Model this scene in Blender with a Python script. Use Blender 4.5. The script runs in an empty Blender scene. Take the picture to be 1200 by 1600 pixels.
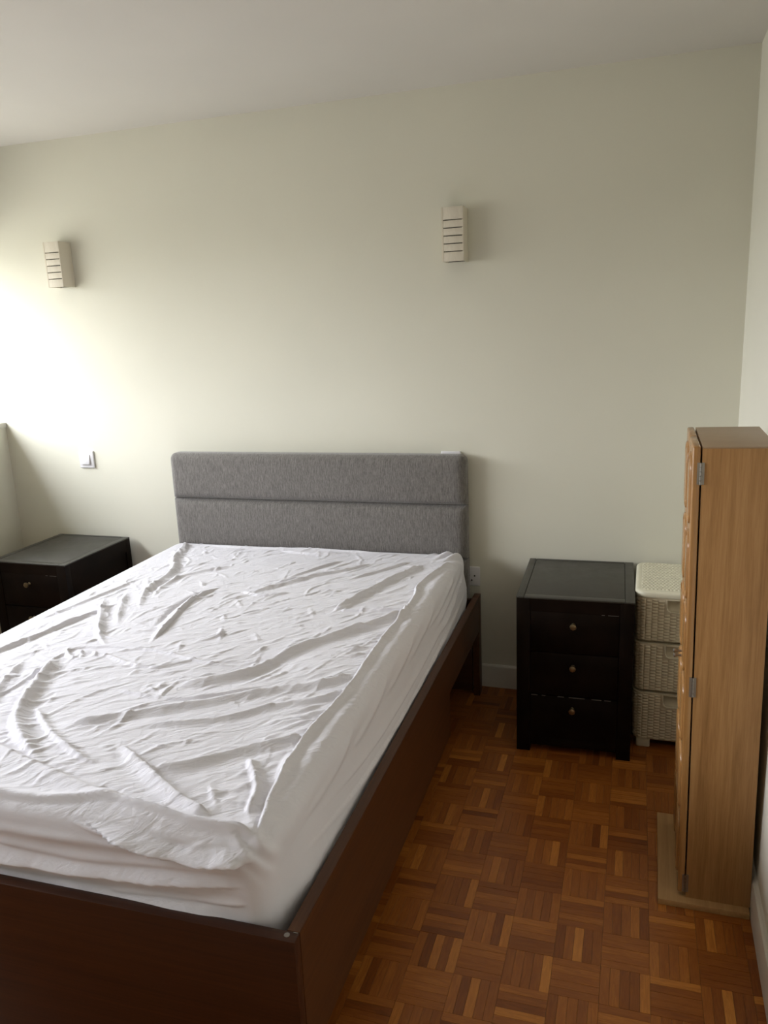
import bpy, bmesh, math, random
import numpy as np
from mathutils import Vector, Matrix

# ------------------------------------------------------------------ camera
scene = bpy.context.scene
COL = scene.collection
cd = bpy.data.cameras.new('camera'); cam = bpy.data.objects.new('camera', cd); COL.objects.link(cam)
scene.camera = cam
cd.sensor_fit = 'VERTICAL'; cd.sensor_height = 36.0
cd.lens = 36.0 * 1239.0 / 1600.0
YAW, PITCH, ROLL = -0.3276, -0.2345, -0.0420
fwd = Vector((math.sin(YAW)*math.cos(PITCH), math.cos(YAW)*math.cos(PITCH), math.sin(PITCH)))
rt = Vector((math.cos(YAW), -math.sin(YAW), 0)); up = rt.cross(fwd)
r2 = math.cos(ROLL)*rt + math.sin(ROLL)*up
u2 = -math.sin(ROLL)*rt + math.cos(ROLL)*up
cam.matrix_world = Matrix(((r2.x, u2.x, -fwd.x, 0.0), (r2.y, u2.y, -fwd.y, 0.0), (r2.z, u2.z, -fwd.z, 1.595), (0, 0, 0, 1)))
cd.clip_start = 0.05

# ------------------------------------------------------------------ light and exposure
scene.view_settings.view_transform = 'Standard'
scene.view_settings.look = 'None'
scene.view_settings.gamma = 1.0
scene.view_settings.use_curve_mapping = False
scene.view_settings.exposure = 0.93
SKY = 7.5
w = bpy.data.worlds.new('overcast_sky'); scene.world = w; w.use_nodes = True
nt = w.node_tree; nt.nodes.clear()
wo = nt.nodes.new('ShaderNodeOutputWorld'); bg = nt.nodes.new('ShaderNodeBackground')
tc = nt.nodes.new('ShaderNodeTexCoord'); sx = nt.nodes.new('ShaderNodeSeparateXYZ')
mr = nt.nodes.new('ShaderNodeMapRange'); cr = nt.nodes.new('ShaderNodeValToRGB')
mr.inputs['From Min'].default_value = -1; mr.inputs['From Max'].default_value = 1
nt.links.new(tc.outputs['Generated'], sx.inputs[0]); nt.links.new(sx.outputs['Z'], mr.inputs['Value'])
nt.links.new(mr.outputs[0], cr.inputs[0]); nt.links.new(cr.outputs[0], bg.inputs[0]); nt.links.new(bg.outputs[0], wo.inputs[0])
e = cr.color_ramp.elements
e[0].position = 0.0; e[0].color = (.15, .145, .135, 1)
e[1].position = 1.0; e[1].color = (1.42, 1.50, 1.62, 1)
a = e.new(.485); a.color = (.30, .30, .27, 1)
a = e.new(.53); a.color = (.84, .85, .86, 1)
bg.inputs[1].default_value = SKY

D, H, XR, XL = 3.230, 2.461, 0.319, -3.119       # back wall, ceiling, right wall, left wall
YF = -1.80                                       # wall behind the camera
WY0, WZ0, WZ1 = -0.10, 1.178, 2.06                # window opening in the left wall
WT = 0.42                                        # left wall thickness
pl = bpy.data.lights.new('window_daylight', 'AREA'); pl.shape = 'RECTANGLE'
pl.size = WZ1 - WZ0; pl.size_y = D - WY0; pl.cycles.is_portal = True
po = bpy.data.objects.new('window_daylight', pl); COL.objects.link(po)
po.location = (XL - WT - .03, (D + WY0)/2, (WZ0 + WZ1)/2); po.rotation_euler = (0, -math.pi/2, 0)

# ------------------------------------------------------------------ materials
def mat(name, color, rough=.6, spec=.5, metallic=0):
    m = bpy.data.materials.new(name); m.use_nodes = True
    b = m.node_tree.nodes['Principled BSDF']
    b.inputs['Base Color'].default_value = (*color, 1); b.inputs['Roughness'].default_value = rough
    b.inputs['Specular IOR Level'].default_value = spec; b.inputs['Metallic'].default_value = metallic
    return m, m.node_tree, b
def N(nt, t, **kw):
    n = nt.nodes.new(t)
    for k, v in kw.items():
        if hasattr(n, k) and not isinstance(v, tuple): setattr(n, k, v)
        else: n.inputs[k.replace('_', ' ')].default_value = v
    return n
def noise(nt, vec, scale, detail=4, rough=.5, stretch=(1, 1, 1), distortion=0):
    mp = nt.nodes.new('ShaderNodeMapping'); mp.inputs['Scale'].default_value = stretch
    nt.links.new(vec, mp.inputs[0])
    n = nt.nodes.new('ShaderNodeTexNoise'); n.inputs['Scale'].default_value = scale
    n.inputs['Detail'].default_value = detail; n.inputs['Roughness'].default_value = rough
    n.inputs['Distortion'].default_value = distortion
    nt.links.new(mp.outputs[0], n.inputs['Vector']); return n.outputs['Fac']
def ramp(nt, fac, stops):
    r = nt.nodes.new('ShaderNodeValToRGB'); nt.links.new(fac, r.inputs[0])
    el = r.color_ramp.elements
    el[0].position, el[0].color = stops[0][0], (*stops[0][1], 1)
    el[1].position, el[1].color = stops[-1][0], (*stops[-1][1], 1)
    for p, c in stops[1:-1]: q = el.new(p); q.color = (*c, 1)
    return r.outputs[0]
def bump(nt, b, fac, strength, dist=.002, prev=None):
    n = nt.nodes.new('ShaderNodeBump'); n.inputs['Strength'].default_value = strength; n.inputs['Distance'].default_value = dist
    nt.links.new(fac, n.inputs['Height'])
    if prev: nt.links.new(prev, n.inputs['Normal'])
    nt.links.new(n.outputs[0], b.inputs['Normal']); return n.outputs[0]
def coord(nt, which='Object'):
    return nt.nodes.new('ShaderNodeTexCoord').outputs[which]

def paint(name, c, rough=.75, mottling=.03):
    m, nt, b = mat(name, c, rough, .3)
    co = coord(nt)
    n = noise(nt, co, 1.3, 3)
    lo = tuple(x*(1-mottling) for x in c); hi = tuple(min(1, x*(1+mottling)) for x in c)
    nt.links.new(ramp(nt, n, [(.3, lo), (.7, hi)]), b.inputs['Base Color'])
    bump(nt, b, noise(nt, co, 260, 3), .12, .001)
    return m
def woodmat(name, stops, stretch, scale=6, rough=.45, spec=.4, fine=.35, pores=.15, coords='Object'):
    m, nt, b = mat(name, stops[0][1], rough, spec)
    co = coord(nt, coords)
    big = noise(nt, co, scale, 5, .6, stretch, .6)
    s2 = tuple(s*(4 if s > .5 else 1) for s in stretch)
    fin = noise(nt, co, scale*5, 4, .7, stretch)
    mx = nt.nodes.new('ShaderNodeMix'); mx.data_type = 'FLOAT'; mx.inputs[0].default_value = fine
    nt.links.new(big, mx.inputs[2]); nt.links.new(fin, mx.inputs[3])
    nt.links.new(ramp(nt, mx.outputs[0], stops), b.inputs['Base Color'])
    bump(nt, b, fin, pores, .0006)
    return m

M = {}
M['wall'] = paint('wall_paint_cream', (.74, .724, .620))
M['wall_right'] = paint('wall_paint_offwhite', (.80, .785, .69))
M['ceiling'] = paint('ceiling_paint', (.76, .737, .695))
M['trim'] = paint('white_gloss_paint', (.74, .705, .63), .4, .02)
M['sill'] = paint('sill_paint', (.55, .53, .48), .5, .03)
M['plastic'] = mat('white_plastic', (.78, .77, .79), .35)[0]
M['dark'] = mat('void_shade', (.012, .011, .010), .8)[0]  # near-black colour for the shade inside the wall lights and socket holes
M['sconce'] = paint('plaster_cream', (.72, .665, .55), .8, .03)
M['sconce_wood'] = woodmat('limed_wood', [(.3, (.66, .605, .50)), (.7, (.78, .73, .62))], (3, 3, .6), 20, .7, .3)
M['steel'] = mat('steel', (.33, .31, .28), .45, .5, 1)[0]
M['brass'] = mat('aged_brass', (.26, .20, .115), .38, .5, 1)[0]
m, nt, b = mat('black_lacquer', (.006, .0045, .004), .42, .08); M['lacquer'] = m
co = coord(nt); n1 = noise(nt, co, 9, 4)
nt.links.new(ramp(nt, n1, [(.35, (.006, .0036, .0024)), (.7, (.0125, .007, .0045))]), b.inputs['Base Color'])
bump(nt, b, noise(nt, co, 60, 4, .6, (1, .15, 1)), .08, .001)
m, nt, b = mat('black_top_lit', (.012, .012, .010), .36, .6); M['lacquer_top_lit'] = m  # same black as the body, with reflected light put into the colour
co = coord(nt); n1 = noise(nt, co, 14, 5, .65)
nt.links.new(ramp(nt, n1, [(.3, (.026, .0240, .0185)), (.7, (.038, .0350, .0275))]), b.inputs['Base Color'])
nt.links.new(ramp(nt, n1, [(.3, (.36, .36, .36)), (.7, (.48, .48, .48))]), b.inputs['Roughness'])
M['worn'] = mat('worn_edge', (.13, .115, .10), .6)[0]
BW = [(.30, (.042, .0135, .0038)), (.5, (.075, .0255, .0072)), (.68, (.105, .039, .0115))]
M['walnut_y'] = woodmat('walnut_laminate_lengthwise', BW, (22, .35, 22), 2.2, .42, .4, .55, .1)
M['walnut_x_shaded'] = woodmat('walnut_laminate_crosswise_shaded', [(a, (c[0]*.6, c[1]*.48, c[2]*.42)) for a, c in BW], (.35, 22, 22), 2.2, .42, .4, .55, .1)  # crosswise copy, darkened: shade on the footboard front is in the colour
OAK = [(.32, (.27, .133, .044)), (.5, (.40, .208, .076)), (.68, (.49, .28, .115))]
M['oak'] = woodmat('oak_laminate', OAK, (14, 14, .55), 3.2, .48, .4, .42, .12)
M['oak_door'] = woodmat('oak_door', [(a, (c[0]*1.05, c[1]*1.02, c[2]*.95)) for a, c in OAK], (10, 10, .5), 3.2, .25, .6, .3, .05)
M['oak_base'] = woodmat('oak_base', [(.3, (.37, .20, .075)), (.7, (.52, .31, .13))], (14, .55, 14), 3.5, .5, .4, .4, .15)
M['oak_top'] = woodmat('oak_top', [(.3, (.33, .225, .14)), (.7, (.38, .265, .165))], (1, 1, 1), 6, .45, .5, .3, .05)

# upholstery: heathered grey weave, vertical threads
m, nt, b = mat('grey_upholstery', (.14, .135, .13), .85, .2); M['fabric'] = m
co = coord(nt)
t1 = noise(nt, co, 60, 3, .7, (7, 1, .45)); t2 = noise(nt, co, 220, 2, .6, (1.6, 1, .5))
mx = nt.nodes.new('ShaderNodeMix'); mx.data_type = 'FLOAT'; mx.inputs[0].default_value = .3
nt.links.new(t1, mx.inputs[2]); nt.links.new(t2, mx.inputs[3])
nt.links.new(ramp(nt, mx.outputs[0], [(.38, (.115, .106, .099)), (.5, (.175, .163, .153)), (.62, (.25, .235, .22))]), b.inputs['Base Color'])
b.inputs['Sheen Weight'].default_value = .3; b.inputs['Sheen Roughness'].default_value = .5
bump(nt, b, t2, .35, .001)
# sheet cotton
m, nt, b = mat('white_cotton', (.81, .80, .86), .80, .25); M['cotton'] = m
co = coord(nt)
def rotated(scale, detail, rough, stretch, rot, dist=.5):
    m1 = nt.nodes.new('ShaderNodeMapping'); m1.inputs['Rotation'].default_value = (0, 0, rot); nt.links.new(co, m1.inputs[0])
    return noise(nt, m1.outputs[0], scale, detail, rough, stretch, dist)
# crumple: facets stretched along the pull of the cloth, on the slack top; the taut sides stay smooth
gn = nt.nodes.new('ShaderNodeNewGeometry'); sp = nt.nodes.new('ShaderNodeSeparateXYZ'); nt.links.new(gn.outputs['True Normal'], sp.inputs[0])
def topbump(fac, strength, dist, prev):
    mr_ = nt.nodes.new('ShaderNodeMapRange'); mr_.inputs['From Min'].default_value = .35; mr_.inputs['From Max'].default_value = .8
    mr_.inputs['To Min'].default_value = strength*.12; mr_.inputs['To Max'].default_value = strength
    nt.links.new(sp.outputs['Z'], mr_.inputs['Value'])
    o_ = bump(nt, b, fac, 1, dist, prev); nt.links.new(mr_.outputs[0], o_.node.inputs['Strength']); return o_
n0 = topbump(rotated(16, 3, .55, (.45, 1.5, 1), -.75, .9), .6, .012, None)
n0 = topbump(rotated(34, 3, .6, (.30, 1.5, 1), -.45, .6), .55, .006, n0)
n0 = topbump(rotated(30, 2, .5, (1.5, .35, 1), -.5, .7), .4, .004, n0)
n0 = bump(nt, b, noise(nt, co, 9, 3, .5, (.6, .6, 3), .3), .25, .004, n0)
bump(nt, b, noise(nt, co, 900, 2, .5), .10, .0006, n0)
b.inputs['Sheen Weight'].default_value = .15
m, nt, b = mat('mattress_ticking', (.42, .44, .44), .8, .2); M['ticking'] = m
bump(nt, b, noise(nt, coord(nt), 300, 2), .3, .001)
# resin wicker
m, nt, b = mat('resin_rattan', (.42, .375, .29), .45, .45); M['rattan'] = m
nt.links.new(ramp(nt, noise(nt, coord(nt), 30, 3), [(.3, (.56, .485, .345)), (.7, (.67, .59, .43))]), b.inputs['Base Color'])
M['resin'] = mat('resin_smooth', (.66, .59, .44), .4, .5)[0]
M['resin_lid'] = mat('resin_lid_cream', (.76, .73, .58), .42, .5)[0]
# parquet: tone and grain direction per finger come from attributes on the mesh
m, nt, b = mat('parquet_oak', (.3, .12, .04), .36, .45); M['parquet'] = m
geo = nt.nodes.new('ShaderNodeNewGeometry')
at = nt.nodes.new('ShaderNodeAttribute'); at.attribute_name = 'tone'
ad = nt.nodes.new('ShaderNodeAttribute'); ad.attribute_name = 'grain_dir'
def mapped(scale_v):
    mp = nt.nodes.new('ShaderNodeMapping'); mp.inputs['Scale'].default_value = scale_v
    nt.links.new(geo.outputs['Position'], mp.inputs[0])
    sc = nt.nodes.new('ShaderNodeVectorMath'); sc.operation = 'SCALE'; sc.inputs[0].default_value = (3.1, 7.7, 23.0)
    nt.links.new(at.outputs['Fac'], sc.inputs['Scale'])
    ad_ = nt.nodes.new('ShaderNodeVectorMath'); ad_.operation = 'ADD'
    nt.links.new(mp.outputs[0], ad_.inputs[0]); nt.links.new(sc.outputs[0], ad_.inputs[1])
    n = nt.nodes.new('ShaderNodeTexNoise'); n.inputs['Scale'].default_value = 1; n.inputs['Detail'].default_value = 5
    n.inputs['Roughness'].default_value = .65; n.inputs['Distortion'].default_value = .8
    nt.links.new(ad_.outputs[0], n.inputs['Vector']); return n.outputs['Fac']
gx, gy = mapped((18, 150, 20)), mapped((150, 18, 20))
mx = nt.nodes.new('ShaderNodeMix'); mx.data_type = 'FLOAT'
nt.links.new(ad.outputs['Fac'], mx.inputs[0]); nt.links.new(gx, mx.inputs[2]); nt.links.new(gy, mx.inputs[3])
ma = nt.nodes.new('ShaderNodeMath'); ma.operation = 'MULTIPLY_ADD'; ma.inputs[1].default_value = .55; ma.inputs[2].default_value = -.275
nt.links.new(mx.outputs[0], ma.inputs[0])
mb = nt.nodes.new('ShaderNodeMath'); mb.operation = 'ADD'; nt.links.new(at.outputs['Fac'], mb.inputs[0]); nt.links.new(ma.outputs[0], mb.inputs[1])
col = ramp(nt, mb.outputs[0], [(0, (.10, .026, .006)), (.3, (.23, .064, .010)), (.55, (.37, .120, .020)), (.8, (.60, .235, .043)), (1, (.82, .41, .09))])
nt.links.new(col, b.inputs['Base Color'])
bump(nt, b, mx.outputs[0], .12, .0006)
M['subfloor'] = mat('parquet_joint', (.035, .015, .007), .8)[0]

# ------------------------------------------------------------------ mesh helpers
def finish(name, bm, m, parent=None, smooth=None, loc=None):
    me = bpy.data.meshes.new(name); bmesh.ops.recalc_face_normals(bm, faces=bm.faces[:]); bm.to_mesh(me); bm.free()
    return link(name, me, m, parent, smooth, loc)
def link(name, me, m, parent=None, smooth=None, loc=None):
    if m and not me.materials: me.materials.append(m)
    o = bpy.data.objects.new(name, me); COL.objects.link(o)
    if parent: o.parent = parent
    if loc: o.location = loc
    if smooth is True: me.shade_smooth()
    elif smooth:
        me.shade_smooth()
        try: me.set_sharp_from_angle(angle=math.radians(smooth))
        except Exception: pass
    return o
def box(bm, lo, hi, bev=0, seg=2, mtx=None):
    t = bmesh.new(); bmesh.ops.create_cube(t, size=1)
    lo, hi = Vector(lo), Vector(hi)
    for v in t.verts: v.co = Vector([(lo[i]+hi[i])/2 + v.co[i]*(hi[i]-lo[i]) for i in range(3)])
    if bev: bmesh.ops.bevel(t, geom=t.edges[:], offset=bev, segments=seg, profile=.5, affect='EDGES')
    if mtx: t.transform(mtx)
    merge(bm, t)
def merge(bm, t):
    me = bpy.data.meshes.new('tmp'); t.to_mesh(me); bm.from_mesh(me); t.free(); bpy.data.meshes.remove(me)
def lathe(bm, prof, seg=20, mtx=None):
    """prof: list of (radius, height) turned about local z."""
    t = bmesh.new(); rings = []
    for r, z in prof:
        rings.append([t.verts.new((r*math.cos(2*math.pi*k/seg), r*math.sin(2*math.pi*k/seg), z)) for k in range(seg)])
    for a, c in zip(rings, rings[1:]):
        for k in range(seg): t.faces.new((a[k], a[(k+1) % seg], c[(k+1) % seg], c[k]))
    t.faces.new(rings[0][::-1]); t.faces.new(rings[-1])
    if mtx: t.transform(mtx)
    merge(bm, t)
def bx(name, lo, hi, m, parent=None, bev=0, seg=2):
    bm = bmesh.new(); box(bm, lo, hi, bev, seg); return finish(name, bm, m, parent, 40 if bev else None)
def thing(name, label, cat, loc=(0, 0, 0), rz=0, group=None):
    o = bpy.data.objects.new(name, None); COL.objects.link(o); o.location = loc; o.rotation_euler = (0, 0, rz)
    o.empty_display_size = .1
    o['label'] = label; o['category'] = cat
    if group: o['group'] = group
    return o
def struct(o): o['kind'] = 'structure'; return o
def copy_tree(o, parent=None):
    c = o.copy(); COL.objects.link(c)
    if parent: c.parent = parent
    for ch in o.children: copy_tree(ch, c)
    return c

# ------------------------------------------------------------------ room shell
struct(bx('ceiling', (XL-WT, YF-.1, H), (XR+.1, D+.1, H+.1), M['ceiling']))
struct(bx('wall_back', (XL-WT, D, -.05), (XR+.1, D+.1, H), M['wall']))
struct(bx('wall_right', (XR, YF, -.05), (XR+.1, D, H), M['wall_right']))
struct(bx('wall_front', (XL-WT, YF-.1, -.05), (XR+.1, YF, H), M['wall']))
bm = bmesh.new()
box(bm, (XL-WT, YF, -.05), (XL, D, WZ0-.028)); box(bm, (XL-WT, YF, WZ1), (XL, D, H)); box(bm, (XL-WT, YF, WZ0-.028), (XL, WY0, WZ1))
struct(finish('wall_left', bm, M['wall']))
# window unit, out of frame to the left, with its sill reaching into the picture
wf = thing('window_1', 'wide white framed window above the left wall', 'window'); del wf['category']; del wf['label']; wf['kind'] = 'structure'
xw = XL-WT+.03
bx('window_sill', (XL-WT+.06, WY0, WZ0-.028), (XL+.008, D-.001, WZ0), M['sill'], wf, .003)
bm = bmesh.new()
for y0, y1 in ((WY0, WY0+.05), (D-.12, D-.001), (.98, 1.03), (2.08, 2.13)): box(bm, (xw, y0, WZ0), (xw+.05, y1, WZ1), .004)
box(bm, (xw, WY0, WZ0), (xw+.05, D-.001, WZ0+.05), .004); box(bm, (xw, WY0, WZ1-.05), (xw+.05, D-.001, WZ1), .004)
finish('window_frame', bm, M['trim'], wf, 40)
# baseboards
def skirting(name, pts, t=.014, h=.104):
    (x0, y0), (x1, y1) = pts
    bm = bmesh.new(); d = Vector((x1-x0, y1-y0, 0)); L = d.length; d.normalize(); n = Vector((-d.y, d.x, 0))
    prof = [(0, 0), (t, 0), (t, h-.014), (t*.86, h-.006), (t*.5, h-.001), (0, h)]
    ra = [bm.verts.new(Vector((x0, y0, 0)) + n*p + Vector((0, 0, z))) for p, z in prof]
    rb = [bm.verts.new(Vector((x1, y1, 0)) + n*p + Vector((0, 0, z))) for p, z in prof]
    for k in range(len(prof)): q = (k+1) % len(prof); bm.faces.new((ra[k], ra[q], rb[q], rb[k]))
    bm.faces.new(ra); bm.faces.new(rb[::-1])
    return struct(finish(name, bm, M['trim'], None, 30))
skirting('baseboard_back', ((XR-.001, D), (XL+.001, D)))
skirting('baseboard_right', ((XR, YF), (XR, D-.015)))
skirting('baseboard_left', ((XL, D-.015), (XL, YF)))

# ------------------------------------------------------------------ parquet floor
floor = struct(bx('floor', (XL-.02, YF-.02, -.06), (XR+.02, D+.02, -.0085), M['subfloor']))
random.seed(7)
FX, FY, FB, FA = .0464, 1.9767, .11726, .0163
TONES = {  # (column, row): tone of the five fingers, read where they stand out
 (0,0): (.5,.86,.5,.55,.5), (1,0): (.45,.85,.5,.45,.4), (-1,0): (.55,.4,.5,.7,.25), (-2,0): (.72,.4,.45,.66,.45),
 (-1,1): (.55,.55,.6,.52,.55), (0,1): (.72,.5,.5,.68,.42), (1,1): (.35,.38,.35,.4,.36), (-2,1): (.3,.5,.92,.35,.45),
 (-2,2): (.58,.6,.55,.5,.42), (-1,2): (.5,.66,.35,.36,.86), (0,2): (.78,.4,.42,.42,.4), (1,2): (.5,.4,.92,.38,.36),
 (2,2): (.88,.4,.4,.5,.5), (-2,3): (.38,.64,.5,.48,.66), (-1,3): (.42,.76,.6,.5,.5), (-3,2): (.45,.5,.45,.42,.9),
 (-3,1): (.7,.62,.5,.36,.32), (-4,1): (.68,.55,.6,.3,.86), (-5,1): (.45,.28,.6,.42,.2), (-6,1): (.5,.5,.42,.42,.64),
 (-4,2): (.66,.6,.5,.5,.42), (-5,2): (.5,.2,.72,.4,.8), (-6,2): (.3,.55,.25,.5,.45), (-3,3): (.66,.42,.3,.86,.5),
 (-4,3): (.6,.3,.84,.42,.42), (-5,3): (.62,.64,.6,.55,.56), (-6,3): (.68,.22,.45,.5,.42), (-4,0): (.36,.34,.6,.5,.36),
 (-5,0): (.48,.42,.4,.36,.86), (-3,0): (.5,.42,.5,.4,.66), (-6,0): (.45,.5,.2,.5,.5), (-1,-1): (.5,.5,.74,.36,.66),
 (-2,-1): (.66,.5,.5,.42,.5), (-2,-3): (.5,.5,.42,.16,.84), (-3,-4): (.7,.35,.5,.55,.6), (-4,-6): (.72,.6,.4,.4,.62),
 (-3,-6): (.8,.45,.4,.3,.45), (-1,-5): (.5,.74,.74,.72,.3), (-2,-5): (.4,.55,.72,.5,.45), (-6,-3): (.45,.5,.4,.72,.5)}
TL = [.44 + (i/11 - .46)*.72 for i in range(12)]
meshes = {}
def strip_mesh(kind, tone):
    key = (kind, tone)
    if key not in meshes:
        L, W, g = FB, FB/5, .00015
        sx_, sy_ = ((L, W) if kind == 0 else (W, L))
        bm = bmesh.new(); box(bm, (-sx_/2+g, -sy_/2+g, -.008), (sx_/2-g, sy_/2-g, 0))
        t = bmesh.new(); bm.free(); bmesh.ops.create_cube(t, size=1)
        for v in t.verts:
            top = v.co.z > 0; gg = g + (.00015 if top else 0)
            v.co = Vector((math.copysign(sx_/2-gg, v.co.x), math.copysign(sy_/2-gg, v.co.y), 0 if top else -.0085))
        me = bpy.data.meshes.new('parquet_strip'); t.to_mesh(me); t.free()
        for nme, val in (('tone', TL[tone]), ('grain_dir', float(kind))):
            a = me.attributes.new(nme, 'FLOAT', 'POINT'); a.data.foreach_set('value', [val]*len(me.vertices))
        me.materials.append(M['parquet']); meshes[key] = me
    return meshes[key]
fa = Matrix.Rotation(FA, 4, 'Z'); strips = []
camv = cam.matrix_world.inverted()
def inframe(x, y):
    p = camv @ Vector((x, y, 0))
    if p.z > -.3: return False
    return abs(p.x/-p.z*1239) < 612 and abs(p.y/-p.z*1239) < 815
for i in range(-32, 5):
    for j in range(-13, 28):
        kind = (i + j) % 2                      # 0 fingers run across the view, 1 fingers run towards the back wall
        tones = TONES.get((i, j)) or [min(.95, max(.08, random.gauss(.46, .13) + (.24 if random.random() < .08 else 0))) for _ in range(5)]
        for k in range(5):
            lx = (i + .5)*FB if kind == 0 else (i + (k+.5)/5)*FB
            ly = -(j + (k+.5)/5)*FB if kind == 0 else -(j + .5)*FB
            p = fa @ Vector((lx, ly, 0)); x, y = FX+p.x, FY+p.y
            hx, hy = (FB/2, FB/10) if kind == 0 else (FB/10, FB/2)
            if x-hx > XR or x+hx < XL or y-hy > D or y+hy < YF: continue
            whole = x+hx < XR and x-hx > XL and y+hy < D and y-hy > YF
            strips.append((x, y, kind, int(round(tones[k]*11)), whole, hx, hy))
# the 300 that show largest: in frame, not under the bed or cabinets, nearest first
def hidden(x, y):
    return x < -.70-.04*(3-y) or (x > .085 and 1.99 < y < 2.9) or (-.42 < x < -.03 and y > 2.76) or (x > -.02 and y > 2.86)
cand = [s for s in strips if s[4] and inframe(s[0], s[1]) and not hidden(s[0], s[1])]
cand.sort(key=lambda s: s[0]**2 + s[1]**2)
near = set(id(s) for s in cand[:300])
V, F, tn, gd = [], [], [], []
for s in strips:
    x, y, kind, tone, whole, hx, hy = s
    dz = random.uniform(-.0003, .0002)
    if id(s) in near:
        o = bpy.data.objects.new('parquet_strip', strip_mesh(kind, tone)); COL.objects.link(o)
        o.parent = floor; o.location = (x, y, dz); o.rotation_euler = (0, 0, FA); continue
    n0 = len(V); g = .00015
    for zz, gg in ((-.0085, g), (dz, g+.00015)):
        for sx_, sy_ in ((-1, -1), (1, -1), (1, 1), (-1, 1)):
            q = fa @ Vector((sx_*(hx-gg), sy_*(hy-gg), 0))
            V.append((min(max(x+q.x, XL), XR), min(max(y+q.y, YF), D), zz)); tn.append(TL[tone]); gd.append(float(kind))
    F += [(n0+3, n0+2, n0+1, n0), (n0+4, n0+5, n0+6, n0+7)] + [(n0+a, n0+(a+1) % 4, n0+4+(a+1) % 4, n0+4+a) for a in range(4)]
me = bpy.data.meshes.new('parquet_strips'); me.from_pydata(V, [], F)
for nme, vals in (('tone', tn), ('grain_dir', gd)):
    a = me.attributes.new(nme, 'FLOAT', 'POINT'); a.data.foreach_set('value', vals)
o = link('parquet_strips', me, M['parquet'], floor); o['kind'] = 'stuff'

# ------------------------------------------------------------------ bed (local frame: u across, v towards the headboard)
BA = .0244; BO = (-1.4015, 3.13)
bed = thing('bed', 'dark walnut double bed frame with a grey padded headboard against the cream wall', 'bed', (*BO, 0), BA)
RT, RZ0, RZ1, RX, FV = .027, .135, .452, .746, -2.002
for s in (-1, 1):        # side rails: deep board cut away beneath near the head
    pts = [(-2.002+RT, RZ0), (-.62, RZ0), (-.62, .30), (-.03, .30), (-.03, RZ1), (-2.002+RT, RZ1)]
    bm = bmesh.new(); x0, x1 = sorted((s*RX, s*(RX-RT)))
    A = [bm.verts.new((x0, v, z)) for v, z in pts]; B = [bm.verts.new((x1, v, z)) for v, z in pts]
    bm.faces.new(A); bm.faces.new(B[::-1])
    for k in range(6): q = (k+1) % 6; bm.faces.new((A[k], A[q], B[q], B[k]))
    bmesh.ops.bevel(bm, geom=bm.edges[:], offset=.0012, segments=2, affect='EDGES')
    finish('side_rail', bm, M['walnut_y'], bed, 40)
    bm = bmesh.new(); box(bm, (x0, -.03, 0), (x1, .022, RZ1), .0012); pass
    finish('leg', bm, M['walnut_y'], bed, 40)
bm = bmesh.new(); box(bm, (-RX, FV, .05), (RX, FV+RT, RZ1), .0014); finish('footboard', bm, M['walnut_x_shaded'], bed, 40)
fp = bed.children[-1]
bm = bmesh.new()
for x, y, r, h in ((RX-.022, FV+.016, .0055, .0012),): lathe(bm, [(r*1.1, 0), (r, h), (r*.5, h*1.2), (.0005, h*1.2)], 14, Matrix.Translation((x, y, RZ1-.0002)))
box(bm, (RX-.012, FV+.0235, RZ1-.001), (RX-.003, FV+.0262, RZ1+.0012), .0004)
finish('corner_bolt', bm, M['steel'], bed, 40)
bx('base_panel', (-RX+RT, FV+RT, .335), (RX-RT, -.03, .352), M['walnut_y'], bed)
bx('head_panel', (-RX+.031, -.028, .02), (RX-.031, -.012, .44), M['walnut_x_shaded'], bed, .001)
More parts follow.
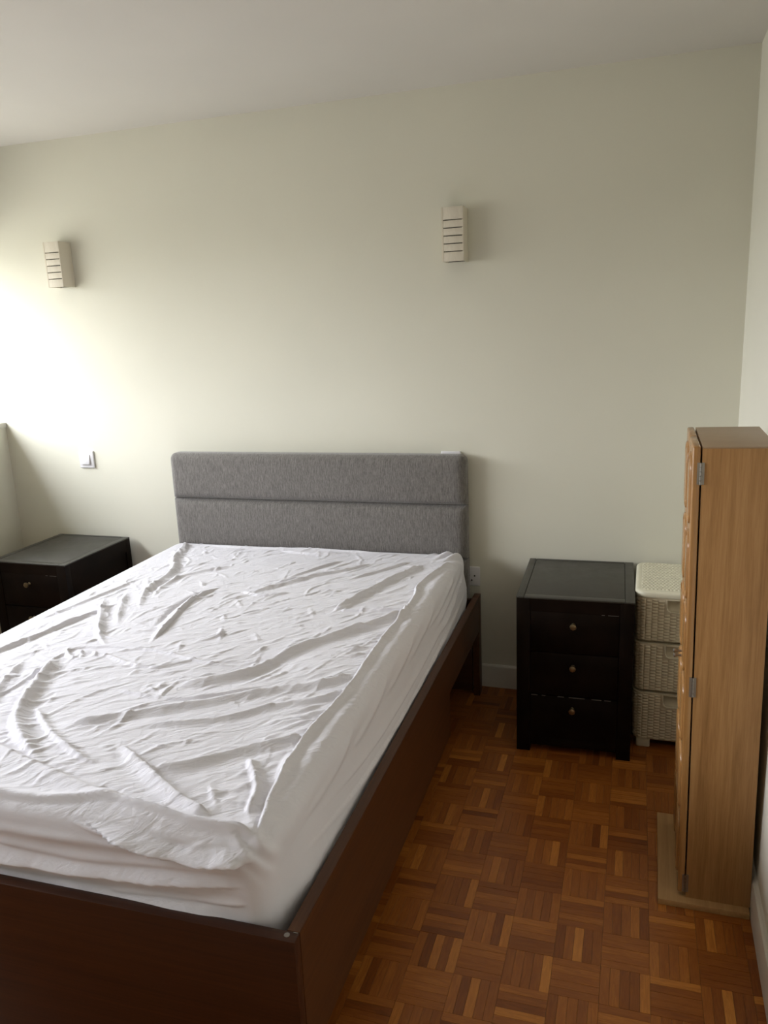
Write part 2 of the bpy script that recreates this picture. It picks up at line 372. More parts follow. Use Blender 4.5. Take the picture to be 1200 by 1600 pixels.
# headboard
hb = bx('headboard', (-.688, .022, .10), (.688, .060, 1.028), M['fabric'], bed, .012)
def cushion(name, x0, x1, z0, z1, yf, yb, r, crown, parent, nx=90, nz=24, rc=0):
    """pillow faced panel, front towards -y"""
    def lin(a, c, n, rr):
        e_ = [a + rr*t for t in (0, .03, .1, .22, .4, .65, 1)]; f_ = [c - rr*t for t in (1, .65, .4, .22, .1, .03, 0)]
        return e_ + list(np.linspace(a+rr, c-rr, n)[1:-1]) + f_
    xs, zs = lin(x0, x1, nx, r), lin(z0, z1, nz, r)
    def edge(t): t = min(1, max(0, t)); return math.sqrt(max(0, 1-(1-t)**2))
    bm = bmesh.new(); G = []
    for z in zs:
        row = []
        for x in xs:
            ex = edge(min(x-x0, x1-x)/r); ez = edge(min(z-z0, z1-z)/(r*.8))
            cx = 1-abs((x-(x0+x1)/2)/((x1-x0)/2))**6; cz = 1-abs((z-(z0+z1)/2)/((z1-z0)/2))**2.6
            y = yb + (yf-yb)*min(ex, ez)*(.5+.5*ex*ez) - crown*cx*cz
            X_, Z_ = x, z
            if rc and z > z1-rc and min(x-x0, x1-x) < rc:      # round the outer top corners
                s_ = 1 if x > (x0+x1)/2 else -1; dx_, dz_ = rc-min(x-x0, x1-x), z-(z1-rc)
                k_ = max(dx_, dz_)/math.hypot(dx_, dz_); X_ = x - s_*dx_*(1-k_); Z_ = z - dz_*(1-k_)
            row.append(bm.verts.new((X_, y, Z_)))
        G.append(row)
    for a in range(len(zs)-1):
        for c in range(len(xs)-1): bm.faces.new((G[a][c], G[a][c+1], G[a+1][c+1], G[a+1][c]))
    # back
    per = [G[0][c] for c in range(len(xs))] + [G[a][-1] for a in range(1, len(zs))] + [G[-1][c] for c in range(len(xs)-2, -1, -1)] + [G[a][0] for a in range(len(zs)-2, 0, -1)]
    bk = [bm.verts.new((v.co.x, .055, v.co.z)) for v in per]
    for k in range(len(per)): q = (k+1) % len(per); bm.faces.new((per[q], per[k], bk[k], bk[q]))
    bm.faces.new(bk)
    return finish(name, bm, M['fabric'], parent, 60)
cushion('upholstered_panel', -.693, .693, .840, 1.050, -.008, .020, .032, .008, hb, rc=.030)
cushion('upholstered_panel', -.693, .693, .606, .837, -.008, .020, .030, .008, hb)
cushion('upholstered_panel', -.693, .693, .400, .603, .000, .020, .022, .002, hb)

# ------------------------------------------------------------------ mattress and fitted sheet
def rbox_faces(u0, u1, v0, v1, z0, z1, du, R):
    """points of the top and four sides of a box as grids, with rest positions; shared edges coincide."""
    us = np.linspace(u0, u1, int(round((u1-u0)/du))+1); vs = np.linspace(v0, v1, int(round((v1-v0)/du))+1)
    zs = np.linspace(z0, z1, int(round((z1-z0)/du))+1)
    out = []
    U, Vv = np.meshgrid(us, vs, indexing='ij'); out.append((U, Vv, np.full_like(U, z1)))
    for vv, flip in ((v0, 0), (v1, 1)):
        U, Z = np.meshgrid(us, zs, indexing='ij'); g = (U, np.full_like(U, vv), Z)
        out.append(tuple(q[::-1] for q in g) if flip else g)
    for uu, flip in ((u0, 1), (u1, 0)):
        Vv, Z = np.meshgrid(vs, zs, indexing='ij'); g = (np.full_like(Vv, uu), Vv, Z)
        out.append(tuple(q[::-1] for q in g) if flip else g)
    return out
MU, MV0, MV1, MZ0, MZ1 = .686, -1.968, -.012, .353, .632
RVER, RTOP = .052, .042
def rounded(U, Vv, Z, grow=0.0):
    """round a box point: vertical corner radius RVER, top edge radius RTOP; returns point and normal"""
    cu, cv = (-MU, MU), (MV0, MV1); mid_v = (MV0+MV1)/2; hv = (MV1-MV0)/2
    # plan rounding
    pu, pv = U, Vv - mid_v
    iu, iv = np.clip(pu, -(MU-RVER), MU-RVER), np.clip(pv, -(hv-RVER), hv-RVER)
    du, dv = pu-iu, pv-iv; cheb = np.maximum(np.abs(du), np.abs(dv)); eu = np.sqrt(du**2+dv**2)+1e-12
    k = np.where(cheb > 0, cheb/eu, 1.0)
    qu, qv = iu+du*k, iv+dv*k
    dist_in = RVER - cheb*1.0                       # distance inside the plan outline (in the band)
    nu, nv = np.where(eu > 1e-9, du/eu, 0), np.where(eu > 1e-9, dv/eu, 0)
    # vertical rounding of the top edge
    a = np.clip((RTOP - np.where(cheb > 0, dist_in, RVER)), 0, RTOP)      # horizontal overshoot
    b = np.clip(Z-(MZ1-RTOP), 0, RTOP)
    m_ = np.maximum(a, b); e_ = np.sqrt(a**2+b**2)+1e-12; kk = np.where((a > 0) & (b > 0), m_/e_, 1.0)
    a2, b2 = a*kk, b*kk
    qu = qu - nu*(a-a2); qv = qv - nv*(a-a2); z = Z - (b-b2)
    nh, nz = np.where(b > 0, a/e_, 1.0), np.where(b > 0, b/e_, 0.0)
    only_side = (b <= 0); nh = np.where(only_side, 1.0, nh); nz = np.where(only_side, 0.0, nz)
    fn = np.stack([nu*nh, nv*nh, nz], -1)
    fn /= np.linalg.norm(fn, axis=-1, keepdims=True)+1e-9
    P = np.stack([qu, qv+mid_v, z], -1) + fn*grow
    return P, fn
def spline(pts, n=12):
    P = np.array(pts, float)
    if len(P) < 3: return np.array([P[0]+(P[-1]-P[0])*t for t in np.linspace(0, 1, n)])
    Q = np.vstack([2*P[0]-P[1], P, 2*P[-1]-P[-2]]); out = []
    for i in range(1, len(Q)-2):
        for t in np.linspace(0, 1, n, endpoint=False):
            p0, p1, p2, p3 = Q[i-1:i+3]
            out.append(.5*((2*p1)+(-p0+p2)*t+(2*p0-5*p1+4*p2-p3)*t*t+(-p0+3*p1-3*p2+p3)*t**3))
    out.append(P[-1]); return np.array(out)
def ridge(X, Y, pts, h, w, skew=0., taper=(.15, .15), flat=False):
    """height field of one cloth fold that follows a curve; skew < 0 or > 0 makes one flank steep"""
    C = spline(pts); seg = np.diff(C, axis=0); L = np.hypot(seg[:, 0], seg[:, 1]); S = np.r_[0, np.cumsum(L)]; T = S[-1]
    wm = w*4
    mask = (X > C[:, 0].min()-wm) & (X < C[:, 0].max()+wm) & (Y > C[:, 1].min()-wm) & (Y < C[:, 1].max()+wm)
    out = np.zeros_like(X)
    if not mask.any(): return out
    x, y = X[mask], Y[mask]; best = np.full(x.shape, 1e9); sg = np.zeros_like(x); ss = np.zeros_like(x)
    for i in range(len(seg)):
        t = np.clip(((x-C[i, 0])*seg[i, 0]+(y-C[i, 1])*seg[i, 1])/(L[i]**2+1e-12), 0, 1)
        dx, dy = x-(C[i, 0]+t*seg[i, 0]), y-(C[i, 1]+t*seg[i, 1]); d = np.hypot(dx, dy)
        up_ = d < best; best = np.where(up_, d, best)
        sg = np.where(up_, np.sign(seg[i, 0]*dy-seg[i, 1]*dx), sg); ss = np.where(up_, (S[i]+t*L[i])/T, ss)
    if T < .22: taper = (.5, .5)
    if T < .16 and abs(h) > .0042: h *= .5; w *= 1.1
    tp = np.clip(ss/max(taper[0], 1e-3), 0, 1)*np.clip((1-ss)/max(taper[1], 1e-3), 0, 1)
    tp = tp*tp*(3-2*tp)
    ww = w*(.95 + 1.9*skew*sg)*(.45 + .55*tp)
    prof = np.exp(-(best/ww)**2) - .10*np.exp(-((best-2.2*ww)/(.9*ww))**2)
    wob = 1 + .12*np.sin(ss*T*31 + pts[0][0]*40) + .05*np.sin(ss*T*73 + pts[0][1]*30)
    out[mask] = h*prof*tp*wob; return out
# folds on top, in bed coordinates (metres)
TOP = [
 ([(-.612, -.05), (-.54, -.28), (-.444, -.462), (-.404, -.717), (-.306, -.898)], .017, .017, .25, (.05, .3)),
 ([(-.543, -.771), (-.411, -.974), (-.322, -1.104), (-.223, -1.197)], .015, .014, .2, (.3, .3)),
 ([(-.50, -.68), (-.38, -.912), (-.30, -1.03)], .009, .013, .2, (.3, .3)),
 ([(-.145, -.58), (-.175, -.766), (-.127, -1.015), (-.10, -1.15)], .013, .011, -.3, (.2, .2)),
 ([(-.175, -.60), (-.205, -.80), (-.165, -1.02)], -.007, .012, 0, (.2, .2)),
 ([(-.209, -.308), (-.359, -.482), (-.375, -.652), (-.33, -.78)], .009, .012, .2, (.2, .3)),
 ([(.176, -.391), (.04, -.578), (-.02, -.68)], .010, .010, .2, (.2, .3)),
 ([(.625, -.72), (.541, -.852), (.374, -1.097), (.286, -1.286), (.142, -1.404)], .019, .015, .3, (.06, .08)),
 ([(.603, -1.233), (.535, -1.305), (.415, -1.37), (.237, -1.495), (-.029, -1.665)], .014, .012, .25, (.05, .1)),
 ([(.614, -1.327), (.569, -1.383), (.453, -1.452), (.342, -1.546), (.121, -1.645)], .010, .010, .25, (.05, .3)),
 ([(.606, -1.578), (.486, -1.665), (.37, -1.768), (.25, -1.80)], .014, .013, .25, (.05, .3)),
 ([(-.33, -1.30), (-.25, -1.50), (-.16, -1.669), (-.002, -1.794), (.08, -1.835)], .020, .019, .2, (.12, .3)),
 ([(-.42, -1.33), (-.35, -1.52), (-.24, -1.72)], .010, .012, .2, (.2, .3)),
 ([(-.172, -1.584), (-.028, -1.698), (.114, -1.779), (.2, -1.80)], .010, .010, .2, (.2, .2)),
 ([(.178, -1.705), (.321, -1.801), (.448, -1.877), (.54, -1.915)], .017, .015, -.2, (.25, .08)),
 ([(-.25, -1.74), (-.107, -1.79), (.085, -1.852), (.285, -1.905), (.42, -1.93)], .014, .022, -.2, (.2, .2)),
 ([(.51, -1.69), (.585, -1.80), (.611, -1.895)], .013, .012, .2, (.2, .1)),
 ([(.47, -1.80), (.545, -1.90)], .010, .010, .2, (.2, .1)),
 ([(.375, -.764), (.393, -.683), (.462, -.444), (.551, -.201)], .018, .015, -.25, (.08, .12)),
 ([(.40, -.755), (.637, -.70)], .010, .009, 0, (.05, .1)),
 ([(.025, -.551), (.102, -.46), (.263, -.318), (.355, -.198)], .010, .010, .2, (.2, .2)),
 ([(.065, -.45), (.216, -.184)], .008, .010, .2, (.2, .2)),
 ([(.30, -.45), (.42, -.28), (.50, -.15)], .009, .010, .2, (.3, .2)),
 ([(-.45, -1.75), (-.313, -1.553), (-.328, -1.318), (-.30, -1.215), (-.076, -1.188), (.174, -1.238), (.33, -1.19)], .0065, .007, 0, (.1, .2)),
 ([(-.60, -1.45), (-.545, -1.285), (-.471, -.961), (-.427, -.786)], .012, .017, .2, (.2, .3)),
 ([(-.62, -1.05), (-.56, -.75), (-.52, -.5)], .007, .012, 0, (.2, .3)),
 ([(-.007, -1.452), (.12, -1.47), (.235, -1.45), (.40, -1.33)], .007, .008, 0, (.1, .2)),
 ([(.597, -1.62), (.62, -1.792)], .009, .009, 0, (.1, .1)),
 ([(.10, -1.37), (.105, -1.43)], .013, .013, 0, (.1, .1)),
 ([(.07, -1.42), (.12, -1.445)], .010, .007, 0, (.1, .1)),
 ([(-.32, -1.26), (-.20, -1.25), (-.05, -1.30), (.10, -1.30)], .007, .008, 0, (.1, .3)),
 ([(-.36, -1.20), (-.30, -1.28), (-.22, -1.30)], .009, .007, 0, (.1, .1)),
 ([(-.05, -.62), (.06, -.66), (.16, -.60)], .008, .009, 0, (.2, .2)),
 ([(-.03, -.70), (.05, -.80)], .007, .009, 0, (.2, .2)),
 ([(.05, -.95), (.12, -1.10)], .006, .009, 0, (.2, .2)), ([(.18, -.98), (.25, -1.08)], .006, .009, 0, (.2, .2)),
 ([(-.02, -1.08), (.03, -1.20)], .006, .009, 0, (.2, .2)), ([(.0, -.85), (.05, -.93)], .007, .008, 0, (.2, .2)),
 ([(.27, -.72), (.34, -.85)], .006, .010, 0, (.2, .2)),
 ([(-.12, -.10), (.05, -.13), (.2, -.08)], .008, .010, 0, (.2, .2)), ([(.05, -.06), (.10, -.20)], .008, .010, 0, (.2, .2)),
 ([(.22, -.08), (.30, -.20)], .007, .009, 0, (.2, .2)), ([(-.6, -.06), (-.3, -.075), (0, -.055), (.4, -.06)], .006, .010, 0, (.2, .2)),
]
SEAM = [(.658, -1.955), (.648, -1.90), (.631, -1.84), (.622, -1.765), (.606, -1.578), (.621, -1.326), (.614, -1.029), (.616, -.743), (.613, -.562), (.596, -.451), (.625, -.25), (.650, -.13)]
HEM = [(-.62, -1.93), (-.3, -1.945), (.062, -1.950), (.201, -1.937), (.294, -1.920), (.376, -1.928), (.476, -1.940), (.565, -1.948), (.65, -1.945)]
def top_height(X, Y):
    h = np.zeros_like(X)
    for t in TOP: h += ridge(X, Y, t[0], t[1]*.92, t[2]*.85, t[3], t[4])
    h += ridge(X, Y, SEAM, .011, .008, -.3, (.03, .03)) + ridge(X, Y, HEM, .013, .011, .3, (.05, .03)) + ridge(X, Y, HEM[4:], .010, .013, -.25, (.3, .05))
    rs = np.random.RandomState(3)
    # gathers that run off the side seam, towards the foot-left
    for k in range(46):
        v = -.55 - 1.25*rs.rand(); L = .05 + .13*rs.rand(); a = math.radians(212 + rs.uniform(-10, 14))
        p = (.612, v); q = (.612+L*math.cos(a), v+L*math.sin(a)); m_ = ((p[0]+q[0])/2, (p[1]+q[1])/2+.006*rs.randn())
        h += ridge(X, Y, [p, m_, q], .0022+.003*rs.rand(), .0055+.003*rs.rand(), 0, (.05, .6))
    # small creases everywhere
    for k in range(620):
        c = np.array([rs.uniform(-.62, .60), rs.uniform(-1.9, -.05)])
        base = 232 if c[0] > -.2 else (250 if rs.rand() < .5 else 300)
        a = math.radians(base + rs.randn()*24); L = .05+.20*rs.rand()**1.4; dr = np.array([math.cos(a), math.sin(a)]); nn = np.array([-dr[1], dr[0]])
        p, q = c-dr*L/2, c+dr*L/2; m_ = c+nn*L*.12*max(-1.3, min(1.3, rs.randn()))
        h += ridge(X, Y, [tuple(p), tuple(m_), tuple(q)], (.0013+.0026*rs.rand()), .0050+.0035*rs.rand(), .2*rs.randn(), (.4, .4))
    for k in range(26):       # soft quilting hollows
        c = (rs.uniform(-.6, .6), rs.uniform(-1.9, -.1)); r_ = .06+.08*rs.rand()
        h += .003*rs.randn()*np.exp(-((X-c[0])**2+(Y-c[1])**2)/r_**2)
    return h
def side_height(V_, Z):       # right-hand side: X = v, Y = z
    h = np.zeros_like(V_)
    R = [([(-.02, .50), (-.5, .468), (-1.0, .452), (-1.5, .47), (-1.93, .53)], .005, .009, .3),
         ([(-.1, .455), (-.5, .435), (-1.0, .418), (-1.6, .43), (-1.92, .46)], .005, .008, .3),
         ([(-.1, .53), (-.5, .505), (-1.0, .49), (-1.4, .50), (-1.8, .55)], .004, .009, -.3),
         ([(-.35, .425), (-.9, .405), (-1.5, .405)], .004, .007, 0),
         ([(-.12, .60), (-.35, .555), (-.62, .53)], .006, .010, 0), ([(-.10, .565), (-.3, .525), (-.6, .49)], .006, .009, 0),
         ([(-.2, .62), (-.42, .585), (-.7, .56)], .006, .010, 0), ([(-.55, .615), (-.75, .58), (-1.0, .555)], .005, .012, 0),
         ([(-.85, .61), (-1.0, .585), (-1.2, .56)], .005, .012, 0), ([(-1.15, .61), (-1.32, .575), (-1.5, .56)], .006, .013, 0),
         ([(-1.45, .61), (-1.6, .575), (-1.8, .57)], .004, .012, 0), ([(-.04, .60), (-.12, .56), (-.22, .54)], .006, .008, 0)]
    for p, hh, ww, sk in R: h += ridge(V_, Z, p, hh, ww, sk, (.2, .3))
    return h
def front_height(U, Z):
    h = np.zeros_like(U)
    R = [([(-.6, .482), (.03, .487), (.336, .498), (.64, .528)], .015, .011, .42), ([(-.6, .405), (.013, .413), (.252, .427), (.63, .445)], .013, .011, .4),
         ([(-.6, .452), (.1, .455), (.4, .468), (.62, .485)], -.006, .012, 0), ([(.0, .535), (.25, .53), (.45, .548), (.62, .56)], .005, .010, .2),
         ([(-.5, .56), (-.1, .565), (.25, .572), (.5, .585)], .006, .014, 0), ([(.30, .46), (.5, .475), (.64, .49)], .005, .006, .2),
         ([(-.4, .43), (.1, .44), (.4, .45)], .003, .006, 0), ([(.26, .618), (.34, .602), (.43, .583), (.54, .574), (.66, .590)], .024, .011, .42),
         ([(.50, .59), (.56, .615), (.62, .625)], .009, .007, 0), ([(.40, .62), (.47, .60), (.56, .60)], -.007, .008, 0),
         ([(.22, .615), (.32, .60), (.4, .60)], .008, .008, 0), ([(.56, .57), (.61, .60), (.65, .60)], .008, .007, 0)]
    for p, hh, ww, sk in R: h += ridge(U, Z, p, hh, ww, sk, (.12, .1))
    return h
def cloth_mesh(name, z0, du, grow, wrinkle):
    verts, faces, off = [], [], 0
    for gi, (U, Vv, Z) in enumerate(rbox_faces(-MU, MU, MV0, MV1, z0, MZ1, du, RVER)):
        P, n = rounded(U, Vv, Z, grow)
        if wrinkle:
            wt = np.clip(n[..., 2], 0, 1)
            if gi == 0:
                n = np.where((np.abs(n).sum(-1) < .5)[..., None], np.array([0, 0, 1.0]), n)
            top = P[..., 2] > .55
            hT = top_height(P[..., 0], P[..., 1]) if gi == 0 else 0
            inner = np.clip(np.minimum(MU-np.abs(U), np.minimum(Vv-MV0, MV1-Vv))/.022, 0, 1); inner = inner*inner*(3-2*inner)
            if gi == 0:
                P[..., 2] += hT*inner
            elif gi == 1:
                f = np.clip((MZ1-.012-Z)/.02, 0, 1)
                P[..., 1] -= front_height(P[..., 0], Z)*f*np.clip((MU-np.abs(P[..., 0]))/.03, 0, 1)
            elif gi == 4:
                f = np.clip((MZ1-.012-Z)/.02, 0, 1)
                P[..., 0] += (side_height(P[..., 1], Z))*f*np.clip((P[..., 1]-MV0)/.03, 0, 1)
                P[..., 0] += .018*np.clip((.56-Z)/.10, 0, 1)*np.clip((P[..., 1]-MV0-.05)/.10, 0, 1)
            # soft crumple of the gathered corner by the foot
            cx, cy, cz = .655, -1.935, .612
            r_ = np.sqrt((P[..., 0]-cx)**2+(P[..., 1]-cy)**2+(P[..., 2]-cz)**2)
            amp = .0075*np.exp(-(r_/.05)**2)
            P += np.array([.5, -.5, .7])*(amp*np.sin(P[..., 0]*120+P[..., 1]*75+P[..., 2]*120))[..., None]
            cx, cy, cz = .64, -.06, .625
            r_ = np.sqrt((P[..., 0]-cx)**2+(P[..., 1]-cy)**2+(P[..., 2]-cz)**2)
            amp = .014*np.exp(-(r_/.06)**2)
            P += np.array([.3, -.1, .9])*(amp*(.8+np.sin(P[..., 0]*110-P[..., 1]*70)))[..., None]
        nu_, nv_ = U.shape; verts.append(P.reshape(-1, 3))
        idx = off + np.arange(nu_*nv_).reshape(nu_, nv_)
        q = np.stack([idx[:-1, :-1], idx[1:, :-1], idx[1:, 1:], idx[:-1, 1:]], -1).reshape(-1, 4)
        if wrinkle and gi == 4:           # the elastic hem has ridden up at the head end
            pc = P[:-1, :-1].reshape(-1, 3); lim = .353 + .145*np.clip((pc[:, 1]+.20)/.14, 0, 1)
            q = q[pc[:, 2] > lim]
        faces.append(q); off += nu_*nv_
    Vt, Fc = np.vstack(verts), np.vstack(faces)
    key = np.round(Vt/2e-5).astype(np.int64); _, first, inv = np.unique(key, axis=0, return_index=True, return_inverse=True)
    inv = inv.reshape(-1); Vt, Fc = Vt[first], inv[Fc]
    me = bpy.data.meshes.new(name)
    me.vertices.add(len(Vt)); me.vertices.foreach_set('co', Vt.astype(np.float32).ravel())
    me.loops.add(Fc.size); me.loops.foreach_set('vertex_index', Fc.astype(np.int32).ravel())
    me.polygons.add(len(Fc)); me.polygons.foreach_set('loop_start', np.arange(0, Fc.size, 4, dtype=np.int32))
    me.update(calc_edges=True); me.validate(); return me
matt = link('mattress', cloth_mesh('mattress', MZ0, .02, -.008, False), M['ticking'], None, True, (*BO, 0)); matt.rotation_euler = (0, 0, BA)
matt['label'] = 'pale grey mattress showing at the corner by the headboard under the white sheet'; matt['category'] = 'mattress'
sheet = link('fitted_sheet', cloth_mesh('fitted_sheet', MZ0+.002, .0036, .0045, True), M['cotton'], None, True, (*BO, 0)); sheet.rotation_euler = (0, 0, BA)
sheet['label'] = 'wrinkled white fitted sheet stretched over the mattress on the dark bed'; sheet['category'] = 'bed sheet'

# ------------------------------------------------------------------ bedside cabinets
def knob(parent, x, y, z):
    bm = bmesh.new()
    lathe(bm, [(.0075, 0), (.0055, .003), (.0045, .010), (.0075, .014), (.0115, .018), (.0125, .021), (.0115, .0245), (.006, .026), (.0008, .0262)], 8,
          Matrix.Translation((x, y, z)) @ Matrix.Rotation(math.pi/2, 4, 'X'))
    return finish('knob', bm, M['brass'], parent, 30)
def bedside(name, label, loc, rz):
    """local: front face on y=0, x 0..W, depth towards +y"""
    W, Dp, Hh = .410, .478, .613
    t = thing(name, label, 'bedside cabinet', loc, rz, 'black bedside cabinets')
    bm = bmesh.new(); fw = .049
    # carcass frame: posts, rails, sides with recessed panels
    box(bm, (.02, .034, Hh-.03), (W-.02, Dp-.02, Hh-.0062))
    for x0 in (0, W-fw):
        box(bm, (x0, 0, 0), (x0+fw, .035, Hh-.006), .0012)
        box(bm, (x0, Dp-.035, 0), (x0+fw, Dp, Hh-.006), .0012)
    box(bm, (fw, .0005, .560), (W-fw, .034, Hh-.006)); box(bm, (fw, .003, .028), (W-fw, .034, .060), .001)
    for x0, x1 in ((0, .016), (W-.016, W)):
        box(bm, (x0, .035, .545), (x1, Dp-.035, Hh-.006)); box(bm, (x0, .035, .03), (x1, Dp-.035, .085))
    box(bm, (.006, .03, .03), (.012, Dp-.03, .56)); box(bm, (W-.012, .03, .03), (W-.006, Dp-.03, .56))
    box(bm, (.01, Dp-.012, .03), (W-.01, Dp-.006, .58)); box(bm, (.01, .02, .03), (W-.01, Dp-.01, .045))
    finish('body', bm, M['lacquer'], t, 40)
    bm = bmesh.new()     # top: border boards around a slightly sunk centre panel
    zt = Hh; b_ = .026
    box(bm, (-.001, -.002, zt-.006), (b_, Dp, zt), .0015); box(bm, (W-b_-.006, -.002, zt-.006), (W+.001, Dp, zt), .0015)
    box(bm, (b_+.001, -.002, zt-.006), (W-b_-.007, .032, zt), .0015); box(bm, (b_+.001, Dp-.020, zt-.006), (W-b_-.007, Dp, zt), .0015)
    finish('top', bm, M['lacquer_top_lit'], t, 40)
    bx('top_panel', (b_+.0012, .0335, zt-.0058), (W-b_-.0072, Dp-.0212, zt-.0008), M['lacquer_top_lit'], t, .0015)
    for z0, z1, zk in ((.405, .5595, .515), (.236, .4015, .3545), (.0615, .2325, .187)):
        dr = bx('drawer', (fw+.0012, -.0005 if z1 < .25 else .0015, z0), (W-fw-.0012, .30, z1), M['lacquer'], t, .0016)
        knob(dr, .2025, dr.data.vertices[0].co.y*0 - (.0005 if z1 < .25 else -.0015), zk)
        if z1 < .25 or z1 > .5:   # chipped paint on the drawer edge
            bm = bmesh.new(); rr = random.Random(int(z1*1000)); x = fw+.004
            x = fw + (.004 if z1 < .25 else .25)
            while x < W-fw-.006:
                L = rr.uniform(.010, .06); y0 = -.0008 if z1 < .25 else .0012
                box(bm, (x, y0, z1-.0018), (min(x+L, W-fw-.004), y0+.002, z1+.0002)); x += L+rr.uniform(.004, .05 if z1 < .25 else .012)
            pc = finish('paint_chips', bm, M['worn'], dr); pc['label'] = 'worn pale edge'; pc['kind'] = 'stuff'
    return t
bedside('bedside_cabinet', 'black three-drawer bedside cabinet between the bed and the beige wicker drawers', (-.4326, 2.7204, 0), .0361)
bedside('bedside_cabinet', 'black bedside cabinet in the left corner under the light switch', (-2.829, 2.715, 0), .012)

# ------------------------------------------------------------------ wicker drawer tower
def weave(s, z, row=.0118, col=.0210):
    c = np.floor(s/col); fr = s/col - c; zz = z/row + .5*(c % 2); fz = zz - np.floor(zz)
    return np.sqrt(np.clip(np.sin(np.pi*fz), 0, 1))*np.clip(np.sin(np.pi*fr), 0, 1)**.25
def perimeter(x0, x1, y0, y1, r, ds):
    """closed rounded rectangle: returns points, normals and arclength, starting at front-left going right"""
    pts = []
    def line(a, b):
        n = max(1, int(round(math.dist(a, b)/ds)))
        for k in range(n): t = k/n; pts.append((a[0]+(b[0]-a[0])*t, a[1]+(b[1]-a[1])*t))
    def arc(c, a0):
        n = max(4, int(round(r*math.pi/2/ds)))
        for k in range(n): t = math.radians(a0+90*k/n); pts.append((c[0]+r*math.cos(t), c[1]+r*math.sin(t)))
    line((x0+r, y0), (x1-r, y0)); arc((x1-r, y0+r), -90); line((x1, y0+r), (x1, y1-r)); arc((x1-r, y1-r), 0)
    line((x1-r, y1), (x0+r, y1)); arc((x0+r, y1-r), 90); line((x0, y1-r), (x0, y0+r)); arc((x0+r, y0+r), 180)
    P = np.array(pts); T = np.roll(P, -1, 0)-np.roll(P, 1, 0); T /= np.linalg.norm(T, axis=1)[:, None]
    Nn = np.stack([T[:, 1], -T[:, 0]], 1); S = np.r_[0, np.cumsum(np.linalg.norm(np.diff(P, axis=0), axis=1))]
    return P, Nn, S
def drawer_shell(name, x0, x1, y0, y1, z0, z1, r, parent, hx0, hx1, hz0):
    P, Nn, S = perimeter(x0, x1, y0, y1, r, .0026); n = len(P)
    zs = np.arange(z0, z1+1e-6, .0024); zs[-1] = z1; V, F = [], []
    for z in zs:
        d = .0055*weave(S, z)*min(1, (z-z0)/.003, (z1-z)/.006 if z < z1-.008 else 0)
        d = np.maximum(d, .0025 if z > z1-.008 else 0)
        tp = -.0045*(1-(z-z0)/(z1-z0)) - (.004*max(0, 1-(z-z0)/.006))
        # smooth plate round the scooped handle
        front = (P[:, 1] < y0+.001) & (P[:, 0] > hx0-.006) & (P[:, 0] < hx1+.006) & (z > hz0-.006)
        d = np.where(front, .0034, d)
        hole = (P[:, 1] < y0+.001) & (P[:, 0] > hx0) & (P[:, 0] < hx1) & (z > hz0) & (z < z1-.006)
        cor = (np.minimum(P[:, 0]-hx0, hx1-P[:, 0]) < .016) & (z < hz0+.016)
        cc = np.hypot(np.clip(.016-np.minimum(P[:, 0]-hx0, hx1-P[:, 0]), 0, 1), max(0, .016-(z-hz0)))
        hole &= ~(cor & (cc > .016))
        d = np.where(hole, -.030*np.clip((z-hz0)/.030, .12, 1), d)
        q = P + Nn*(d+tp)[:, None]; V += [(a, b_, z) for a, b_ in q]
    m_ = len(zs)
    for a in range(m_-1):
        for k in range(n): F.append((a*n+k, a*n+(k+1) % n, (a+1)*n+(k+1) % n, (a+1)*n+k))
    F.append(tuple(range(n))[::-1]); F.append(tuple((m_-1)*n+k for k in range(n)))
    me = bpy.data.meshes.new(name); me.from_pydata(V, [], F); return link(name, me, M['rattan'], parent, 50)
tw = thing('wicker_drawer_tower', 'beige woven plastic three-drawer tower beside the black bedside cabinet, in the right corner', 'storage tower', (-.019, 2.845, 0))
TX, TY = .322, .355
for z0, z1 in ((.0355, .2275), (.2335, .4225), (.4285, .5975)):
    dr = drawer_shell('drawer', 0, TX, 0, TY, z0, z1, .032, tw, .103, .225, z1-.052)
    bx('handle', (.106, -.0035, z1-.0065), (.222, .006, z1-.0025), M['resin'], dr, .0012)
    bm = bmesh.new()     # rim of the scooped grip
    pts = [(.103, z1-.006), (.103, z1-.036), (.107, z1-.047), (.118, z1-.052), (.210, z1-.052), (.221, z1-.047), (.225, z1-.036), (.225, z1-.006)]
    for (xa, za), (xb, zb) in zip(pts, pts[1:]):
        d_ = Vector((xb-xa, 0, zb-za)); L = d_.length
        mt = Matrix.Translation(((xa+xb)/2, -.0035, (za+zb)/2)) @ d_.to_track_quat('X', 'Z').to_matrix().to_4x4()
        box(bm, (-L/2-.0015, -.0025, -.0022), (L/2+.0015, .0025, .0022), .001, 2, mt)
    finish('grip_rim', bm, M['resin'], dr, 40)
